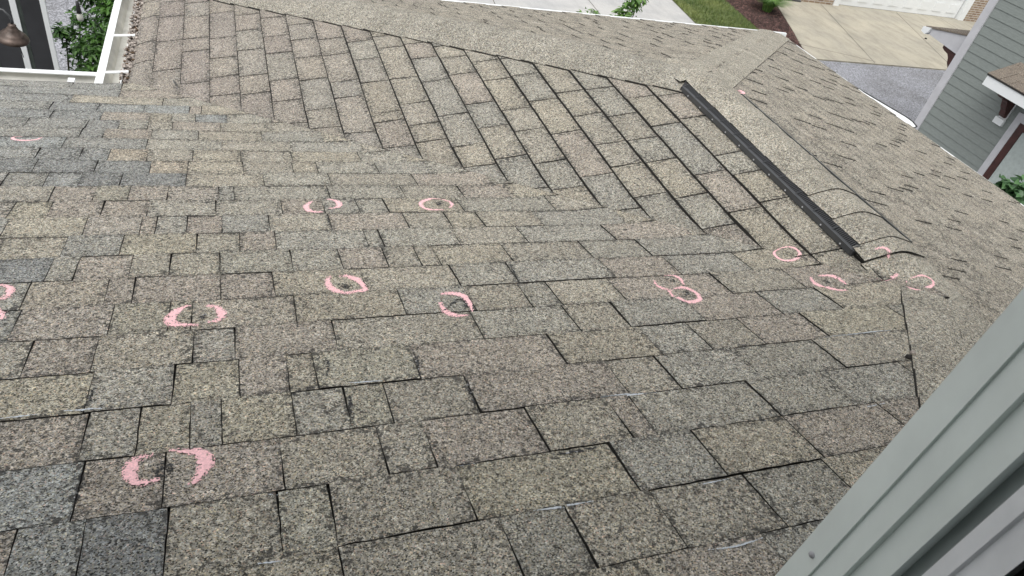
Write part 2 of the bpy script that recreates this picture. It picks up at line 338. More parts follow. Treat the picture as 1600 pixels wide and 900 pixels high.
CHALK = [[0.019,[(-0.165,0.858),(-0.182,0.856),(-0.195,0.842),(-0.198,0.82),(-0.191,0.797),(-0.179,0.789),(-0.15,0.791)],
 [(-0.14,0.868),(-0.116,0.857),(-0.095,0.85),(-0.081,0.833),(-0.081,0.808),(-0.091,0.785),(-0.102,0.767)]],
 [0.019,[(-0.126,1.393),(-0.148,1.372),(-0.164,1.344),(-0.163,1.317),(-0.142,1.304),(-0.104,1.302)],
 [(-0.089,1.388),(-0.067,1.381),(-0.054,1.352),(-0.059,1.322),(-0.084,1.31)]],
 [0.018,[(0.247,1.512),(0.265,1.51),(0.288,1.492),(0.301,1.464),(0.304,1.43),(0.287,1.413)],
 [(0.225,1.515),(0.213,1.489),(0.214,1.455),(0.228,1.431),(0.25,1.414),(0.276,1.418),(0.301,1.434)]],
 [0.018,[(0.498,1.375),(0.53,1.376),(0.557,1.359),(0.564,1.322),(0.559,1.279)],
 [(0.486,1.332),(0.485,1.302),(0.495,1.27),(0.518,1.259),(0.544,1.26)]],
 [0.017,[(0.235,2.084),(0.212,2.047),(0.214,2.01),(0.235,1.992),(0.261,1.994)],
 [(0.285,2.101),(0.311,2.089),(0.323,2.058),(0.311,2.028),(0.283,2.019)]],
 [0.015,[(0.699,2.091),(0.664,2.097),(0.647,2.089),(0.617,2.065),(0.607,2.026),(0.627,1.998),(0.678,1.993)],
 [(0.699,2.091),(0.723,2.067),(0.722,2.035),(0.704,2.01)]],
 [0.016,[(1.183,1.387),(1.176,1.358),(1.186,1.336),(1.208,1.321)],
 [(1.234,1.417),(1.267,1.414),(1.28,1.39),(1.269,1.352)]],
 [0.016,[(1.197,1.322),(1.191,1.294),(1.197,1.262),(1.22,1.247),(1.257,1.254),(1.278,1.288),(1.274,1.317),(1.253,1.337),(1.213,1.329)]],
 [0.015,[(1.791,1.545),(1.754,1.531),(1.74,1.519),(1.734,1.487),(1.748,1.462),(1.785,1.456),(1.825,1.469),(1.849,1.496),(1.85,1.53),(1.827,1.545),(1.791,1.545)]],
 [0.017,[(1.765,1.347),(1.747,1.308),(1.756,1.279),(1.777,1.259),(1.806,1.247),(1.829,1.249)],
 [(1.799,1.349),(1.844,1.344),(1.862,1.318),(1.861,1.286)]],
 [0.02,[(-0.556,1.546),(-0.543,1.548),(-0.53,1.54),(-0.52,1.519),(-0.52,1.49),(-0.528,1.475)]],
 [0.02,[(-0.532,1.433),(-0.521,1.423),(-0.511,1.407),(-0.506,1.378)]],
 [0.013,[(-0.755,2.8),(-0.78,2.798),(-0.785,2.774),(-0.76,2.753),(-0.73,2.753),(-0.706,2.766),(-0.693,2.793)]]]
CHALK_RIGHT = [.015,[(2.082, 1.253), (2.063, 1.226), (2.078, 1.205), (2.147, 1.209), (2.172, 1.233), (2.152, 1.258), (2.097, 1.258)]]
CHALK_RIDGE = [.016,[(2.066,1.408),(2.095,1.404),(2.105,1.385),(2.092,1.363)],
 [(1.992,1.325),(1.998,1.304),(2.017,1.285),(2.052,1.283),(2.078,1.29)]]
CHALK_SIDE = [.02,[(2.392,2.778),(2.447,2.806),(2.414,2.765),(2.382,2.75)]]
BRUISE = [(-.145,.814,.03),(-.097,1.339,.022),(.256,1.454,.035),(.549,1.306,.022),(.275,2.037,.015),(.678,2.049,.035),(1.247,1.304,.026),(1.799,1.311,.028),(1.246,1.38,.02),(-.804,2.767,.01)]
WORN = [[(.542,.711),(.566,.71),(.594,.71),(.639,.714)],
 [(.999,.724),(1.038,.719),(1.093,.71)],
 [(.144,1.123),(.165,1.098),(.155,1.045)],
 [(.36,1.121),(.359,1.061),(.353,1.011)],
 [(.193,.98),(.19,.926),(.186,.875)],
 [(.088,1.399),(.082,1.452)],
 [(.761,1.541),(.753,1.476),(.748,1.414)],
 [(.071,.97),(.099,1.008),(.138,1.011)],
 [(-.312,3.691),(-.262,3.643),(-.293,3.769)],
 [(.27,1.979),(.269,1.869),(.266,1.818)],
 [(.453,.994),(.446,.935),(.442,.868)],
 [(-.291,1.016),(-.286,1.099)],
 [(-.271,.844),(-.27,.761)],
 [(-.125,2.079),(-.087,2.089),(-.063,2.066)],
 [(.477,1.281),(.547,1.342),(.552,1.254)]]
TONE_SPOT = [(-.512,1.624,1),(-.203,.667,1),(-.153,.642,1),(-.322,.773,2),(-.324,.695,2),(-.302,.666,2),(-.596,2.04,3),(-.297,1.764,3),(-.367,2.605,4),(-.229,2.413,4),(-.522,2.246,5),(.013,1.047,5),(.064,1.061,5),(-.018,.807,5),(-.37,1.205,5),(-.364,.992,5),(-.352,1.1,3),(.009,.94,3),(-.375,3.309,6),(-.506,3.313,6),(-.1,3.184,6),(-.045,3.157,6),(-.686,2.684,6),(-.397,2.362,1),(-.234,2.316,1),(-.526,2.449,1),(-.706,2.493,1),(.276,1.025,7),(-.086,1.064,3),(-.133,1.751,3),(-.35,.918,5),(.204,.923,7),(-.357,1.627,5),(.561,.641,3),(1.682,1.083,3),(-.446,2.035,5),(-.246,2.201,5)]

# ------------------------------------------------------------------ the house: four shingled slopes
T = .25; H = .91; XR = 2.155; YR = 2.79; ZR = -1.193
house = thing('house', 'shingled hip roofed house seen from its own window, brown grey roof with pink chalk circles', 'house', (2.2, 1.0, GZ))
def zA(x, y): return -H - T*y
def zB(x, y): return ZR - T*(XR-x)
def zC(x, y): return ZR - T*(y-YR)
def zD(x, y): return ZR - T*(x-XR)
# half planes a*x+b*y<=c
RA = [(1, 1, 3.29), (0, 1, 3.815), (1, -1, 1.02), (0, -1, -.10)]
RB = [(-1, 0, .505), (-1, -1, -3.29), (1, 0, XR), (1, 1, XR+YR)]
RC = [(-1, -1, -(XR+YR)), (0, 1, 5.57), (1, -1, XR-YR)]
RD = [(-1, 0, -XR), (-1, 1, YR-XR), (1, 0, 5.07), (0, -1, 1.5)]
RD2 = [(1, 0, XR), (-1, 1, -1.02), (-1, 0, -.9), (0, -1, 1.5)]      # the strip of the right slope left of the ridge line, below the near hip
def clip(poly, hp):
    for a, b, c in hp:
        out = []
        for i in range(len(poly)):
            p, q = poly[i], poly[(i+1) % len(poly)]
            dp, dq = a*p[0]+b*p[1]-c, a*q[0]+b*q[1]-c
            if dp <= 0: out.append(p)
            if (dp < 0 < dq) or (dq < 0 < dp):
                s = dp/(dp-dq); out.append((p[0]+(q[0]-p[0])*s, p[1]+(q[1]-p[1])*s))
        poly = out
        if len(poly) < 3: return []
    return poly
VF = .16
def lift(x, y, pl):
    """soft woven valley, gently sagging deck, drooping eave ends"""
    z = .0016*noise.noise(Vector((x*2.3, y*2.3, 1.7)))*2 + .0012*noise.noise(Vector((x*9, y*9, 4)))
    if pl in 'AB':
        d = abs(x+y-3.29)/1.4142
        if d < VF: z += (VF-d)**2*.177/(2*VF)
    if pl == 'B' and x < -.40: z -= (x+.40)**2*1.6
    if pl == 'A' and y > 3.74: z -= (y-3.74)**2*3
    return z
ZF = {'A': zA, 'B': zB, 'C': zC, 'D': zD}
PAL = [(.290, .268, .230), (.282, .262, .228), (.276, .262, .232), (.292, .268, .226), (.284, .256, .226), (.272, .260, .234)]
TONES = {1: (.190, .192, .190), 2: (.236, .238, .230), 3: (.294, .272, .226), 4: (.300, .266, .222), 5: (.276, .250, .222), 6: (.240, .246, .242), 7: (.284, .268, .228)}
def tone_at(pl, x, y):
    c = Vector(random.choice(PAL)); k = U(.94, 1.05)
    if pl == 'A':
        if x < -.12-.17*(y-1) and y > 2.3 and x < -.32: c = c.lerp(Vector((.216, .219, .216)), U(.6, 1)); k = U(.92, 1.07)
        elif x < .1 and y < 2.3: c = c.lerp(Vector(random.choice(((.272, .244, .218), (.282, .266, .226), (.256, .252, .236)))), U(.1, .8))
    if pl == 'B':
        f = min(1, max(0, (1.1-x)/1.3)); c = c.lerp(Vector((.250, .222, .205)), f*U(.4, 1)); 
    if pl == 'B': c = c*.94
    if pl in 'CD': c = c.lerp(Vector((.304, .278, .240)), .75)
    return tuple(c*k)
def tab(mb, pl, rect, reg, hb, hu, tone, bandf, sdir, gap):
    """one shingle tab: rect in plan, butt at the low end; sdir gives v (0 butt .. 1 upper end)"""
    poly = clip(rect, reg)
    if len(poly) < 3: return
    zf = ZF[pl]; xs = [p[0] for p in poly]; ys = [p[1] for p in poly]
    near = min(abs(p[0]+p[1]-3.29) for p in poly) < .25 and pl in 'AB'
    st = .05 if near else .085
    rag = 0
    if pl == 'A': st = .024 if ys[0] < 1.9 else .045; rag = 1
    elif pl == 'B': st = .045; rag = .6
    nx = max(1, math.ceil((max(xs)-min(xs))/st)); ny = max(1, math.ceil((max(ys)-min(ys))/st))
    x0, x1, y0, y1 = min(xs), max(xs), min(ys), max(ys)
    key = {}; V = []; F = []; A = []; RM = []
    def vid(p):
        k = (round(p[0], 5), round(p[1], 5))
        if k not in key:
            key[k] = len(V); v = sdir(p); RM.append(1.0 if min(p[0]-x0, x1-p[0], p[1]-y0, y1-p[1]) < .004 else .12)
            if rag:
                ax = 1 if pl == 'A' else 0; sg = 1 if pl == 'A' else -1; dx_ = dy_ = 0
                n1 = noise.noise(Vector((p[0]*38, p[1]*38, 9))); n2 = noise.noise(Vector((p[0]*11, p[1]*11, 5)))
                if pl == 'A':
                    if v > .985 or abs(p[1]-rect[0][1]) < .0006: dy_ = min(.0040+.0016*p[1], min(.0070, .0006+.0044*p[1])+.0016*n2+.0038*n1)
                    elif v < .03: dy_ = .0022*n1
                elif v < .03 or v > .97: dx_ = .0016*n1
                m1 = min(abs(p[1-ax]-[min(xs), min(ys)][1-ax]), abs(p[1-ax]-[max(xs), max(ys)][1-ax]))
                if m1 < .0015:
                    if ax: dx_ += .0017*n1*rag
                    else: dy_ += .0014*n1
                p = (p[0]+dx_, p[1]+max(-.004, dy_))
            hh = hb*(1-v)+hu*v
            if pl in 'AB':
                q = min(1, abs(p[0]+p[1]-3.29)/.085); q = q*q*(3-2*q); hh = .0040*(1-q)+hh*q
            V.append((p[0], p[1], zf(*p)+lift(p[0], p[1], pl)+hh)); A.append(v)
        return key[k]
    for i in range(nx):
        cx = clip(poly, [(-1, 0, -(x0+(x1-x0)*i/nx)), (1, 0, x0+(x1-x0)*(i+1)/nx)])
        if len(cx) < 3: continue
        for j in range(ny):
            c = clip(cx, [(0, -1, -(y0+(y1-y0)*j/ny)), (0, 1, y0+(y1-y0)*(j+1)/ny)])
            ids = []
            for p in c:
                q = vid(p)
                if q not in ids: ids.append(q)
            if len(ids) >= 3: F.append(tuple(ids))
    if not F: return
    cnt = {}
    for f in F:
        for a, b in zip(f, f[1:]+f[:1]): cnt[(a, b)] = 1
    o = len(V); walls = []
    top = len(V)
    for (a, b) in cnt:
        if (b, a) not in cnt:
            n = len(V); pa, pb = V[a], V[b]
            if pl in 'AB' and abs(pa[0]+pa[1]-3.29) < .001 and abs(pb[0]+pb[1]-3.29) < .001: continue
            base = lambda p: (p[0], p[1], zf(p[0], p[1])+lift(p[0], p[1], pl)-.009)
            V += [pa, pb, base(pb), base(pa)]; A += [0]*4; walls.append((n+1, n, n+3, n+2))
    band = [bandf*max(0, (a-.62)/.38)**.7 if i < top else 0 for i, a in enumerate(A)]
    mb.add(V, F, 0, False, tone=tone, band=band, rim=RM+[0]*(len(V)-len(RM))); 
    off = len(mb.v)-len(V)
    for f in walls: mb.f.append(tuple(off+i for i in f)); mb.mi.append(1); mb.sm.append(False)
def cuts(traced, lo, hi, mn=.12, mx=.40):
    xs = [(x, 1) for x in traced if lo < x < hi]
    pts = [(lo, 0)]+xs+[(hi, 0)]; out = [pts[0]]
    for q in pts[1:]:
        while q[0]-out[-1][0] > mx+.06: out.append((out[-1][0]+U(mn+.06, mx-.06), 0))
        out.append(q)
    return out
def slope(name, pl, reg):
    mb = MB()
    P = clip([(-9, -9), (9, -9), (9, 9), (-9, 9)], reg if pl != 'A' else reg+[(-1, 0, 4.5)])
    for PP in ([P] if pl != 'D' else [P, clip([(-9, -9), (9, -9), (9, 9), (-9, 9)], RD2)]):
        mb.add([(x, y, ZF[pl](x, y)-.012) for x, y in PP], [tuple(range(len(PP)))], 1)
        mb.add([(x, y, ZF[pl](x, y)-.17) for x, y in PP], [tuple(reversed(range(len(PP))))], 1)
    def go(n, p0, dp, traced, lo, hi, vert, sign):
        # course n occupies [p0, p0+dp] along its slope axis; vert: slope axis is y; sign: +1 butt at larger coordinate
        L = cuts(traced, lo, hi) if traced is not None else cuts([], lo-U(0, .3), hi, .06, .26)
        prev = False; skew = U(-.004, .004); jit = U(-.0015, .0015)
        for (a, ka), (b, kb) in zip(L, L[1:]):
            tooth = (R() < (.5 if pl in 'AB' else .75)) if not prev else (R() < .3); prev = tooth
            if pl == 'B': ga = gb = .0030; hb = .0085+U(0, .0015)+(.0012 if tooth else 0); hu = .0015
            elif pl == 'A':
                gg = .0011 if a < .25 else .0018; ga = gg if ka else 0.; gb = gg if kb else 0.
                hb = .0042+(.0030 if tooth else 0)+U(0, .0008); hu = .0012+(.0020 if tooth else 0)
            else: ga = gb = 0; hb = .0050+(.0045 if tooth else 0)+U(0, .001); hu = .001+(.0035 if tooth else 0)
            a_, b_ = a+ga, b-gb; s1, s2 = p0, p0+dp; ex = U(-.0015, .0015)
            if sign > 0: s2 += ex; s1 += U(.0002, .0026) if pl == 'A' else 0
            else: s1 += ex; s2 -= .003
            k1, k2 = U(-.004, .004), U(-.004, .004)
            if vert: rect = [(a_-k1*.3, s1), (b_-k2*.3, s1), (b_+k2*.5, s2), (a_+k1*.5, s2)]
            else: rect = [(s1, a_-k1*.3), (s2, a_+k1*.5), (s2, b_+k2*.5), (s1, b_-k2*.3)]
            mx_, my_ = sum(p[0] for p in rect)/4, sum(p[1] for p in rect)/4
            tone = tone_at(pl, mx_, my_); 
            if pl == 'A':
                for tx, ty, kk in TONE_SPOT:
                    if a_ <= tx <= b_ and s1 <= ty <= s2: tone = tuple(Vector(TONES[kk])*U(.96, 1.04))
            ax = 1 if vert else 0
            sdir = (lambda p: min(1, max(0, (s2-p[ax])/dp))) if sign > 0 else (lambda p: min(1, max(0, (p[ax]-s1)/dp)))
            bandf = {'A': (U(.25, .55) if R() < .45 else 0), 'B': U(.25, .75), 'C': .1, 'D': .12}[pl]
            tab(mb, pl, rect, RD2 if pl == 'D' and n < 0 else reg, hb, hu, tone, bandf, sdir, 0)
    if pl == 'A':
        for i in range(-1, 28): go(i, .028+.1387*i, .1387, sorted(JA.get(i, [])), -2.6 if i > 8 else -1.6, 3.3, True, 1)
    if pl == 'B':
        for j in range(-1, 18): go(j, -.389+.1413*j, .1413, sorted(JB.get(j, [])), 1.0, 6.0, False, -1)
    if pl == 'C':
        for i in range(21): go(i, YR+.1387*i, .1387, None, -1.3, 5.2, True, 1)
    if pl == 'D':
        for i in range(-9, 21): go(i, XR+.1387*i, .1387, None, -1.5, 5.7, False, 1)
    o = mb.build(name, [M_GR, M_EDGE], house)
    return o, mb
slA, mbA = slope('roof_slope', 'A', RA)
slB, mbB = slope('roof_slope', 'B', RB)
slC, mbC = slope('roof_slope', 'C', RC)
slD, mbD = slope('roof_slope', 'D', RD)
slA['label'] = 'near roof slope with large worn shingles and many pink chalk circles'
slB['label'] = 'left facing roof slope with bold dark shingle courses below the ridge vent'
slC['label'] = 'far roof slope falling to the driveway beyond the hip'
slD['label'] = 'right facing roof slope with short dark dashes, beside the neighbouring house'

# hip and ridge caps ------------------------------------------------------------
def cap_strip(name, p0, p1, hw, zl, zr, crest, n, up, tone, first=0):
    """overlapping bent cap shingles from p0 to p1 (plan), half width hw; zl/zr give the roof under each wing; up=+1: butts face p0"""
    mb = MB(); a = Vector(p0); b = Vector(p1); d = (b-a); L = d.length; d /= L; q = Vector((-d.y, d.x))
    seg = L/n; K = 10
    for i in range(n):
        t0 = i*seg; t1 = (i+1)*seg
        tn = tuple(Vector(tone)*U(.93, 1.06)); V = []; F = []; NS = 3
        for s in range(NS+1):
            f = s/NS; c = a+d*(t0+(t1-t0)*f)
            hb = .0085*(1-f)+.0025*f if up > 0 else .0025*(1-f)+.0085*f
            for k in range(K+1):
                u = -1+2*k/K; p = c+q*(hw*u)
                ro = .35
                zc = crest(c, u)
                z = zc + hb + .0012*noise.noise(Vector((p.x*6, p.y*6, 7)))
                V.append((p.x, p.y, z))
        W = K+1
        for s in range(NS):
            for k in range(K): F.append((s*W+k, (s+1)*W+k, (s+1)*W+k+1, s*W+k+1))
        mb.add(V, F, 0, True, tone=tn, band=0.0)
        rim = [s*W for s in range(NS+1)]; rim2 = [s*W+K for s in range(NS+1)]
        e0 = list(range(W)) if up > 0 else [NS*W+k for k in range(W)]
        for loop in ((rim2,) if first == 1 else (rim, rim2) if first == 2 and i == 0 else (rim, rim2, e0)):
            vs = [V[j] for j in loop]; m_ = len(vs); dz = .010 if loop is not e0 else .009
            mb.add(vs+[(x, y, z-dz) for x, y, z in vs], [(j, j+1, m_+j+1, m_+j) for j in range(m_-1)], 1)
    return mb.build(name, [M_GR, M_EDGE], house)
def roofz(x, y):
    if x <= XR: z = min(zB(x, y), zC(x, y)) if y > YR-.5 else zB(x, y)
    else: z = min(zD(x, y), zC(x, y))
    return max(z, min(zA(x, y), zD(x, y) if x > XR-2 else 9)) if x+y < 3.29+.6 else z
def hipcrest(fn, drop=.5, extra=.0):
    def f(c, u):
        # rounded crest: blends the two planes near the line
        return fn(c, u) - .010*max(0, 1-abs(u)*2.2)**2 + extra*(1-abs(u)**1.8)*min(1, .12+(Vector(c)-Vector((XR, YR))).length/.75)
    return f
def two_plane(za, zb, d, hw):
    q = Vector((-d.y, d.x)).normalized()
    def f(c, u):
        p = c+q*(hw*u); return min(za(p.x, p.y), zb(p.x, p.y))+.007
    return f
TC = (.285, .266, .232)
P_ = Vector((XR, YR))
e1_ = Vector((XR-3.2, YR+3.2-.0)); 
o = cap_strip('hip_cap', (XR-.03, YR+.03), (XR-2.8, YR+2.8), .19, None, None, hipcrest(two_plane(zB, zC, Vector((-1, 1)), .19), extra=.060), 28, -1, (.244, .230, .204), 2)  # tone darkened to stand in for shading on the tilted near face
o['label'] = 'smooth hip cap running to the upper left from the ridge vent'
o = cap_strip('hip_cap', (XR+.02, YR+.02), (4.96, 5.595), .15, None, None, hipcrest(two_plane(zD, zC, Vector((1, 1)), .15), extra=.002), 29, -1, (.280, .262, .228))
o['label'] = 'hip cap running down to the far right roof corner'
R_ = Vector((XR, XR-1.02))
o = cap_strip('hip_cap', (XR-1.25, XR-1.02-1.25), (XR-.01, XR-1.03), .15, None, None, hipcrest(two_plane(zA, zD, Vector((1, 1)), .15), extra=.006), 12, -1, (.283, .264, .230), 1)
o['label'] = 'hip cap running towards the window from the near end of the ridge'

# ridge vent and its caps
vent = MB(); Y0, Y1 = 1.435, 2.70; VH = .031
xl = XR-.160; xc = XR-.127; xq = XR+.116
def rb(x): return ZR-T*abs(x-XR)+(.005 if x < XR else 0)
# body under the caps
vent.prism([(xc, Y0, rb(xc)+.004), (XR, Y0, rb(XR)+.003), (xq, Y0, rb(xq)+.004), (xq, Y0, rb(xq)+VH-.001), (XR, Y0, rb(XR)+VH+.001), (xc, Y0, rb(xc)+VH-.004)], (0, Y1-Y0, 0))
# tapered outer lip and end plate, louver tray
vent.prism([(xl, Y0, rb(xl)+.002), (xl+.012, Y0, rb(xl)+.002), (xl+.012, Y0, rb(xl)+.026), (xl, Y0, rb(xl)+.024)], (0, Y1-Y0, 0), 1)
vent.prism([(xl+.0125, Y0, rb(xl)+.002), (xc-.001, Y0, rb(xc)+.002), (xc-.001, Y0, rb(xc)+.009), (xl+.0125, Y0, rb(xl)+.006)], (0, Y1-Y0, 0))
vent.prism([(xq+.0015, Y0+.012, rb(xq)+.001), (xq+.017, Y0+.012, rb(xq)-.001), (xq+.017, Y0+.012, rb(xq)+.034), (xq+.0015, Y0+.012, rb(xq)+.039)], (0, Y1-Y0-.10, 0), 1)
vent.box(xl+.002, Y0-.006, rb(xl)-.001, xc, Y0-.001, rb(xc)+.015, 1)
vent.prism([(xl-.004, Y1, rb(xl)), (xc, Y1, rb(xc)), (xc, Y1+.03, rb(xc)+.01)], (0, 0, .018), 0)
ventob = vent.build('ridge_vent', [M_BLACK, M_LIP], house)
ventob['_w'] = house['_w']
lou = MB()
yy = Y0+.004
while yy < Y1-.004:
    lou.prism([(xl+.013, yy, rb(xl)+.0215), (xc-.002, yy, rb(xc)+.0255), (xc-.002, yy, rb(xc)+.0285), (xl+.013, yy, rb(xl)+.0245)], (0, .0035, 0)); yy += .0088
lou.build('louver', M_LIP, ventob)['kind'] = 'stuff'
ribs = MB(); n_ = 11
for i in range(n_+1):
    y = Y0+.004+(Y1-Y0-.012)*i/n_
    r_ = MB(); r_.prism([(xl+.006, y, rb(xl)+.004), (xc-.001, y, rb(xc)+.004), (xc-.001, y, rb(xc)+.0315), (xl+.006, y, rb(xl)+.0270)], (0, .004, 0))
    r_.build('vent_rib', M_LIP, ventob)
    q_ = MB(); q_.tube([(xl-.002, y+.05, rb(xl)+.010), (xl+.0005, y+.05, rb(xl)+.010)], .0035, 8); q_.build('nail_head', M_TRIM, ventob)
# wide caps over the vent
def ridgecrest(h0, wl):
    def f(c, u):
        x = c.x - u*0  # axis runs along y, q points to -x
        return 0
    return f
def vcap(ya, yb, n, up, xl_, xr_, h, name='ridge_cap', tone=TC, h2=None):
    mb = MB(); K = 12
    for i in range(n):
        t0 = ya+(yb-ya)*i/n; t1 = ya+(yb-ya)*(i+1)/n; tn = tuple(Vector(tone)*U(.93, 1.07)); V = []; NS = 3
        for s in range(NS+1):
            f = s/NS; y = t0+(t1-t0)*f; hb = .0068*(1-f)+.002*f if up > 0 else .003*(1-f)+.006*f
            g_ = (y-ya)/(yb-ya); hh = h if h2 is None else h*(1-g_)+h2*g_
            for k in range(K+1):
                x = xl_+(xr_-xl_)*k/K; ax = abs(x-XR)
                z = ZR + .004 - .34*(math.sqrt(ax*ax+.0016)-.02) + hh + hb + .0015*noise.noise(Vector((x*7, y*7, 2)))
                V.append((x, y, z))
        W = K+1; F = [(s*W+k, s*W+k+1, (s+1)*W+k+1, (s+1)*W+k) for s in range(NS) for k in range(K)]
        mb.add(V, F, 0, True, tone=tn, band=0.0)
        e0 = list(range(W)) if up > 0 else [NS*W+k for k in range(W)]
        for loop in ([s*W for s in range(NS+1)], [s*W+K for s in range(NS+1)], e0):
            vs = [V[j] for j in loop]; m_ = len(vs); dz = .006
            mb.add(vs+[(x, y, z-dz) for x, y, z in vs], [(j, j+1, m_+j+1, m_+j) for j in range(m_-1)], 1)
    return mb.build(name, [M_GR, M_EDGE], house), mb
c1, mb1 = vcap(1.445, 1.905, 3, 1, xc+.002, xq+.001, VH+.0015)
c1['label'] = 'near part of the ridge cap over the vent with three curved laps'
c2, mb2 = vcap(1.906, 2.74, 6, -1, xc+.002, xq+.001, VH+.0015)
c2['label'] = 'smooth far part of the ridge cap over the vent'
c3, mb3 = vcap(1.375, 1.4465, 1, 1, XR-.150, XR+.135, .022, h2=.0335)
c3['label'] = 'cap shingle bending down over the near end of the vent'
c5, mb5 = vcap(1.10, 1.3745, 1, 1, XR-.158, XR+.150, -.004, h2=.017)
c5['label'] = 'lowest ridge cap shingle between vent end and near hip'
c4, mb4 = vcap(2.742, 3.06, 2, -1, XR-.150, XR+.135, VH+.002, h2=-.022)
c4['label'] = 'cap shingle where ridge and hips meet'

# chalk circles and bruises: lie on the shingles, found by dropping rays on the mesh -----------
def bvh(*mbs):
    V = []; F = []
    for m in mbs:
        o_ = len(V); V += m.v; F += [tuple(o_+i for i in f) for f, k in zip(m.f, m.mi) if k == 0]
    return BVHTree.FromPolygons(V, F)
bvA = bvh(mbA, mbB); bvR = bvh(mb1, mb2, mb3, mb5, mbD, mbA); bvD = bvh(mbD, mb2)
def drop(bv, x, y, fb=-1.2):
    h_ = bv.ray_cast(Vector((x, y, 0)), Vector((0, 0, -1)))
    return h_[0].z if h_[0] is not None else fb
def strip(mb, bv, pts, wd, taper=True):
    P = [Vector(p) for p in pts]; out = [P[0]]
    for i in range(len(P)-1):      # Catmull-Rom
        p0 = P[max(i-1, 0)]; p1 = P[i]; p2 = P[i+1]; p3 = P[min(i+2, len(P)-1)]
        n = max(2, int((p2-p1).length/.006))
        for k in range(1, n+1):
            t = k/n; out.append(.5*((2*p1)+(p2-p0)*t+(2*p0-5*p1+4*p2-p3)*t*t+(3*p1-p0-3*p2+p3)*t**3))
    V = []; E = []; N = len(out); K = 6; s0 = U(0, 99)
    for i, p in enumerate(out):
        d = out[min(i+1, N-1)]-out[max(i-1, 0)]
        if d.length < 1e-6: d = Vector((1, 0))
        d.normalize(); q = Vector((-d.y, d.x))
        ends = min(i, N-1-i)/8 if taper else 1
        wv = wd*(.58+.22*noise.noise(Vector((s0, i*.12, 0))))*(.55+.45*min(1, ends))
        for k in range(K+1):
            u = -1+2*k/K; r_ = p+q*(wv*u)
            V.append((r_.x, r_.y, drop(bv, r_.x, r_.y, zA(*p))+.0016)); E.append(min(1, abs(u)*.95+.55*max(0, 1-ends)))
    W = K+1
    mb.add(V, [(i*W+k, i*W+k+1, (i+1)*W+k+1, (i+1)*W+k) for i in range(N-1) for k in range(K)], 0, False, edge=E)
def patch(mb, bv, x, y, r, asp=1.0):
    V = [(x, y, drop(bv, x, y, zA(x, y))+.0019)]; E = [0.0]; n = 18; F = []
    for j in (1, 2, 3):
        for k in range(n):
            a = 2*math.pi*k/n; rr = r*j/3*(1+.25*noise.noise(Vector((math.cos(a)*1.5, math.sin(a)*1.5, x*50))))
            px, py = x+rr*math.cos(a)*asp, y+rr*math.sin(a); V.append((px, py, drop(bv, px, py, zA(px, py))+.0019)); E.append(j/3)
    for k in range(n): F.append((0, 1+k, 1+(k+1) % n))
    for j in (0, 1):
        for k in range(n): F.append((1+j*n+k, 1+(j+1)*n+k, 1+(j+1)*n+(k+1) % n, 1+j*n+(k+1) % n))
    mb.add(V, F, 0, False, edge=E)
c9 = Vector((1.792, 1.502))       # ring left of the vent end
CHALK[8] = [.011, [tuple(c9+(Vector(p)-c9)*.84) for p in CHALK[8][1]]]
for c in CHALK:
    mb = MB()
    for pl_ in c[1:]: strip(mb, bvA, pl_, c[0]*(1.15 if len(c[1]) < 9 and c[0] > .0165 else .95))
    mb.build('chalk_circle', M_CHALK, slA)
CHALK_RIGHT[0] = .0085
for arr, bv, par in (([CHALK_RIDGE[0], CHALK_RIDGE[1]], bvR, c3), ([CHALK_RIDGE[0], CHALK_RIDGE[2]], bvR, c5), (CHALK_RIGHT, bvR, slD), (CHALK_SIDE, bvD, slD)):
    mb = MB()
    for pl_ in arr[1:]: strip(mb, bv, pl_, arr[0]*1.1)
    mb.build('chalk_circle', M_CHALK, par)
for x, y, r in BRUISE:
    mb = MB(); patch(mb, bvA, x, y, r*.62); mb.build('hail_bruise', M_WORN, slA)
for pl_ in WORN:
    mb = MB(); strip(mb, bvA, pl_, .011); mb.build('worn_patch', M_WORN, slA)
M_SCUFF = chalkmat(); M_SCUFF.name = 'pale_scuff'
for n_ in M_SCUFF.node_tree.nodes:
    if n_.type == 'MIX' and not n_.inputs[6].is_linked: n_.inputs[6].default_value = (.58, .62, .66, 1)
SCUFF = [[(.728,.867),(.796,.865),(.869,.859)],[(.447,.584),(.507,.58),(.564,.579)],[(.787,.575),(.859,.577)],[(.71,.434),(.767,.43),(.826,.435)],[(.347,.72),(.387,.72)],[(.198,1.012),(.269,1.009)],[(-.428,1.013),(-.368,1.015)],[(-.328,1.017),(-.264,1.011)],[(1.46,1.001),(1.606,1.006),(1.753,1.006)],[(-.005,.575),(.031,.572)],[(.02,.717),(.051,.715)],[(1.347,.709),(1.414,.714)]]
for pl_ in SCUFF:
    mb = MB(); strip(mb, bvA, pl_, .0048); mb.build('scuffed_edge', M_SCUFF, slA)
nb = MB(); nx_, ny_ = 1.690, .882; nz_ = drop(bvA, nx_-.02, ny_)
nb.lathe((nx_, ny_, nz_+.012), [(0, .005), (.006, .004), (.007, 0), (.005, -.006), (0, -.010)], 10, 0)
nb.lathe((nx_-.016, ny_-.008, nz_+.006), [(0, .004), (.008, .002), (.009, -.004), (0, -.01)], 9, 1)
nb.build('lifted_cap_nail', [M_DEBRIS, M_EDGE], slA)

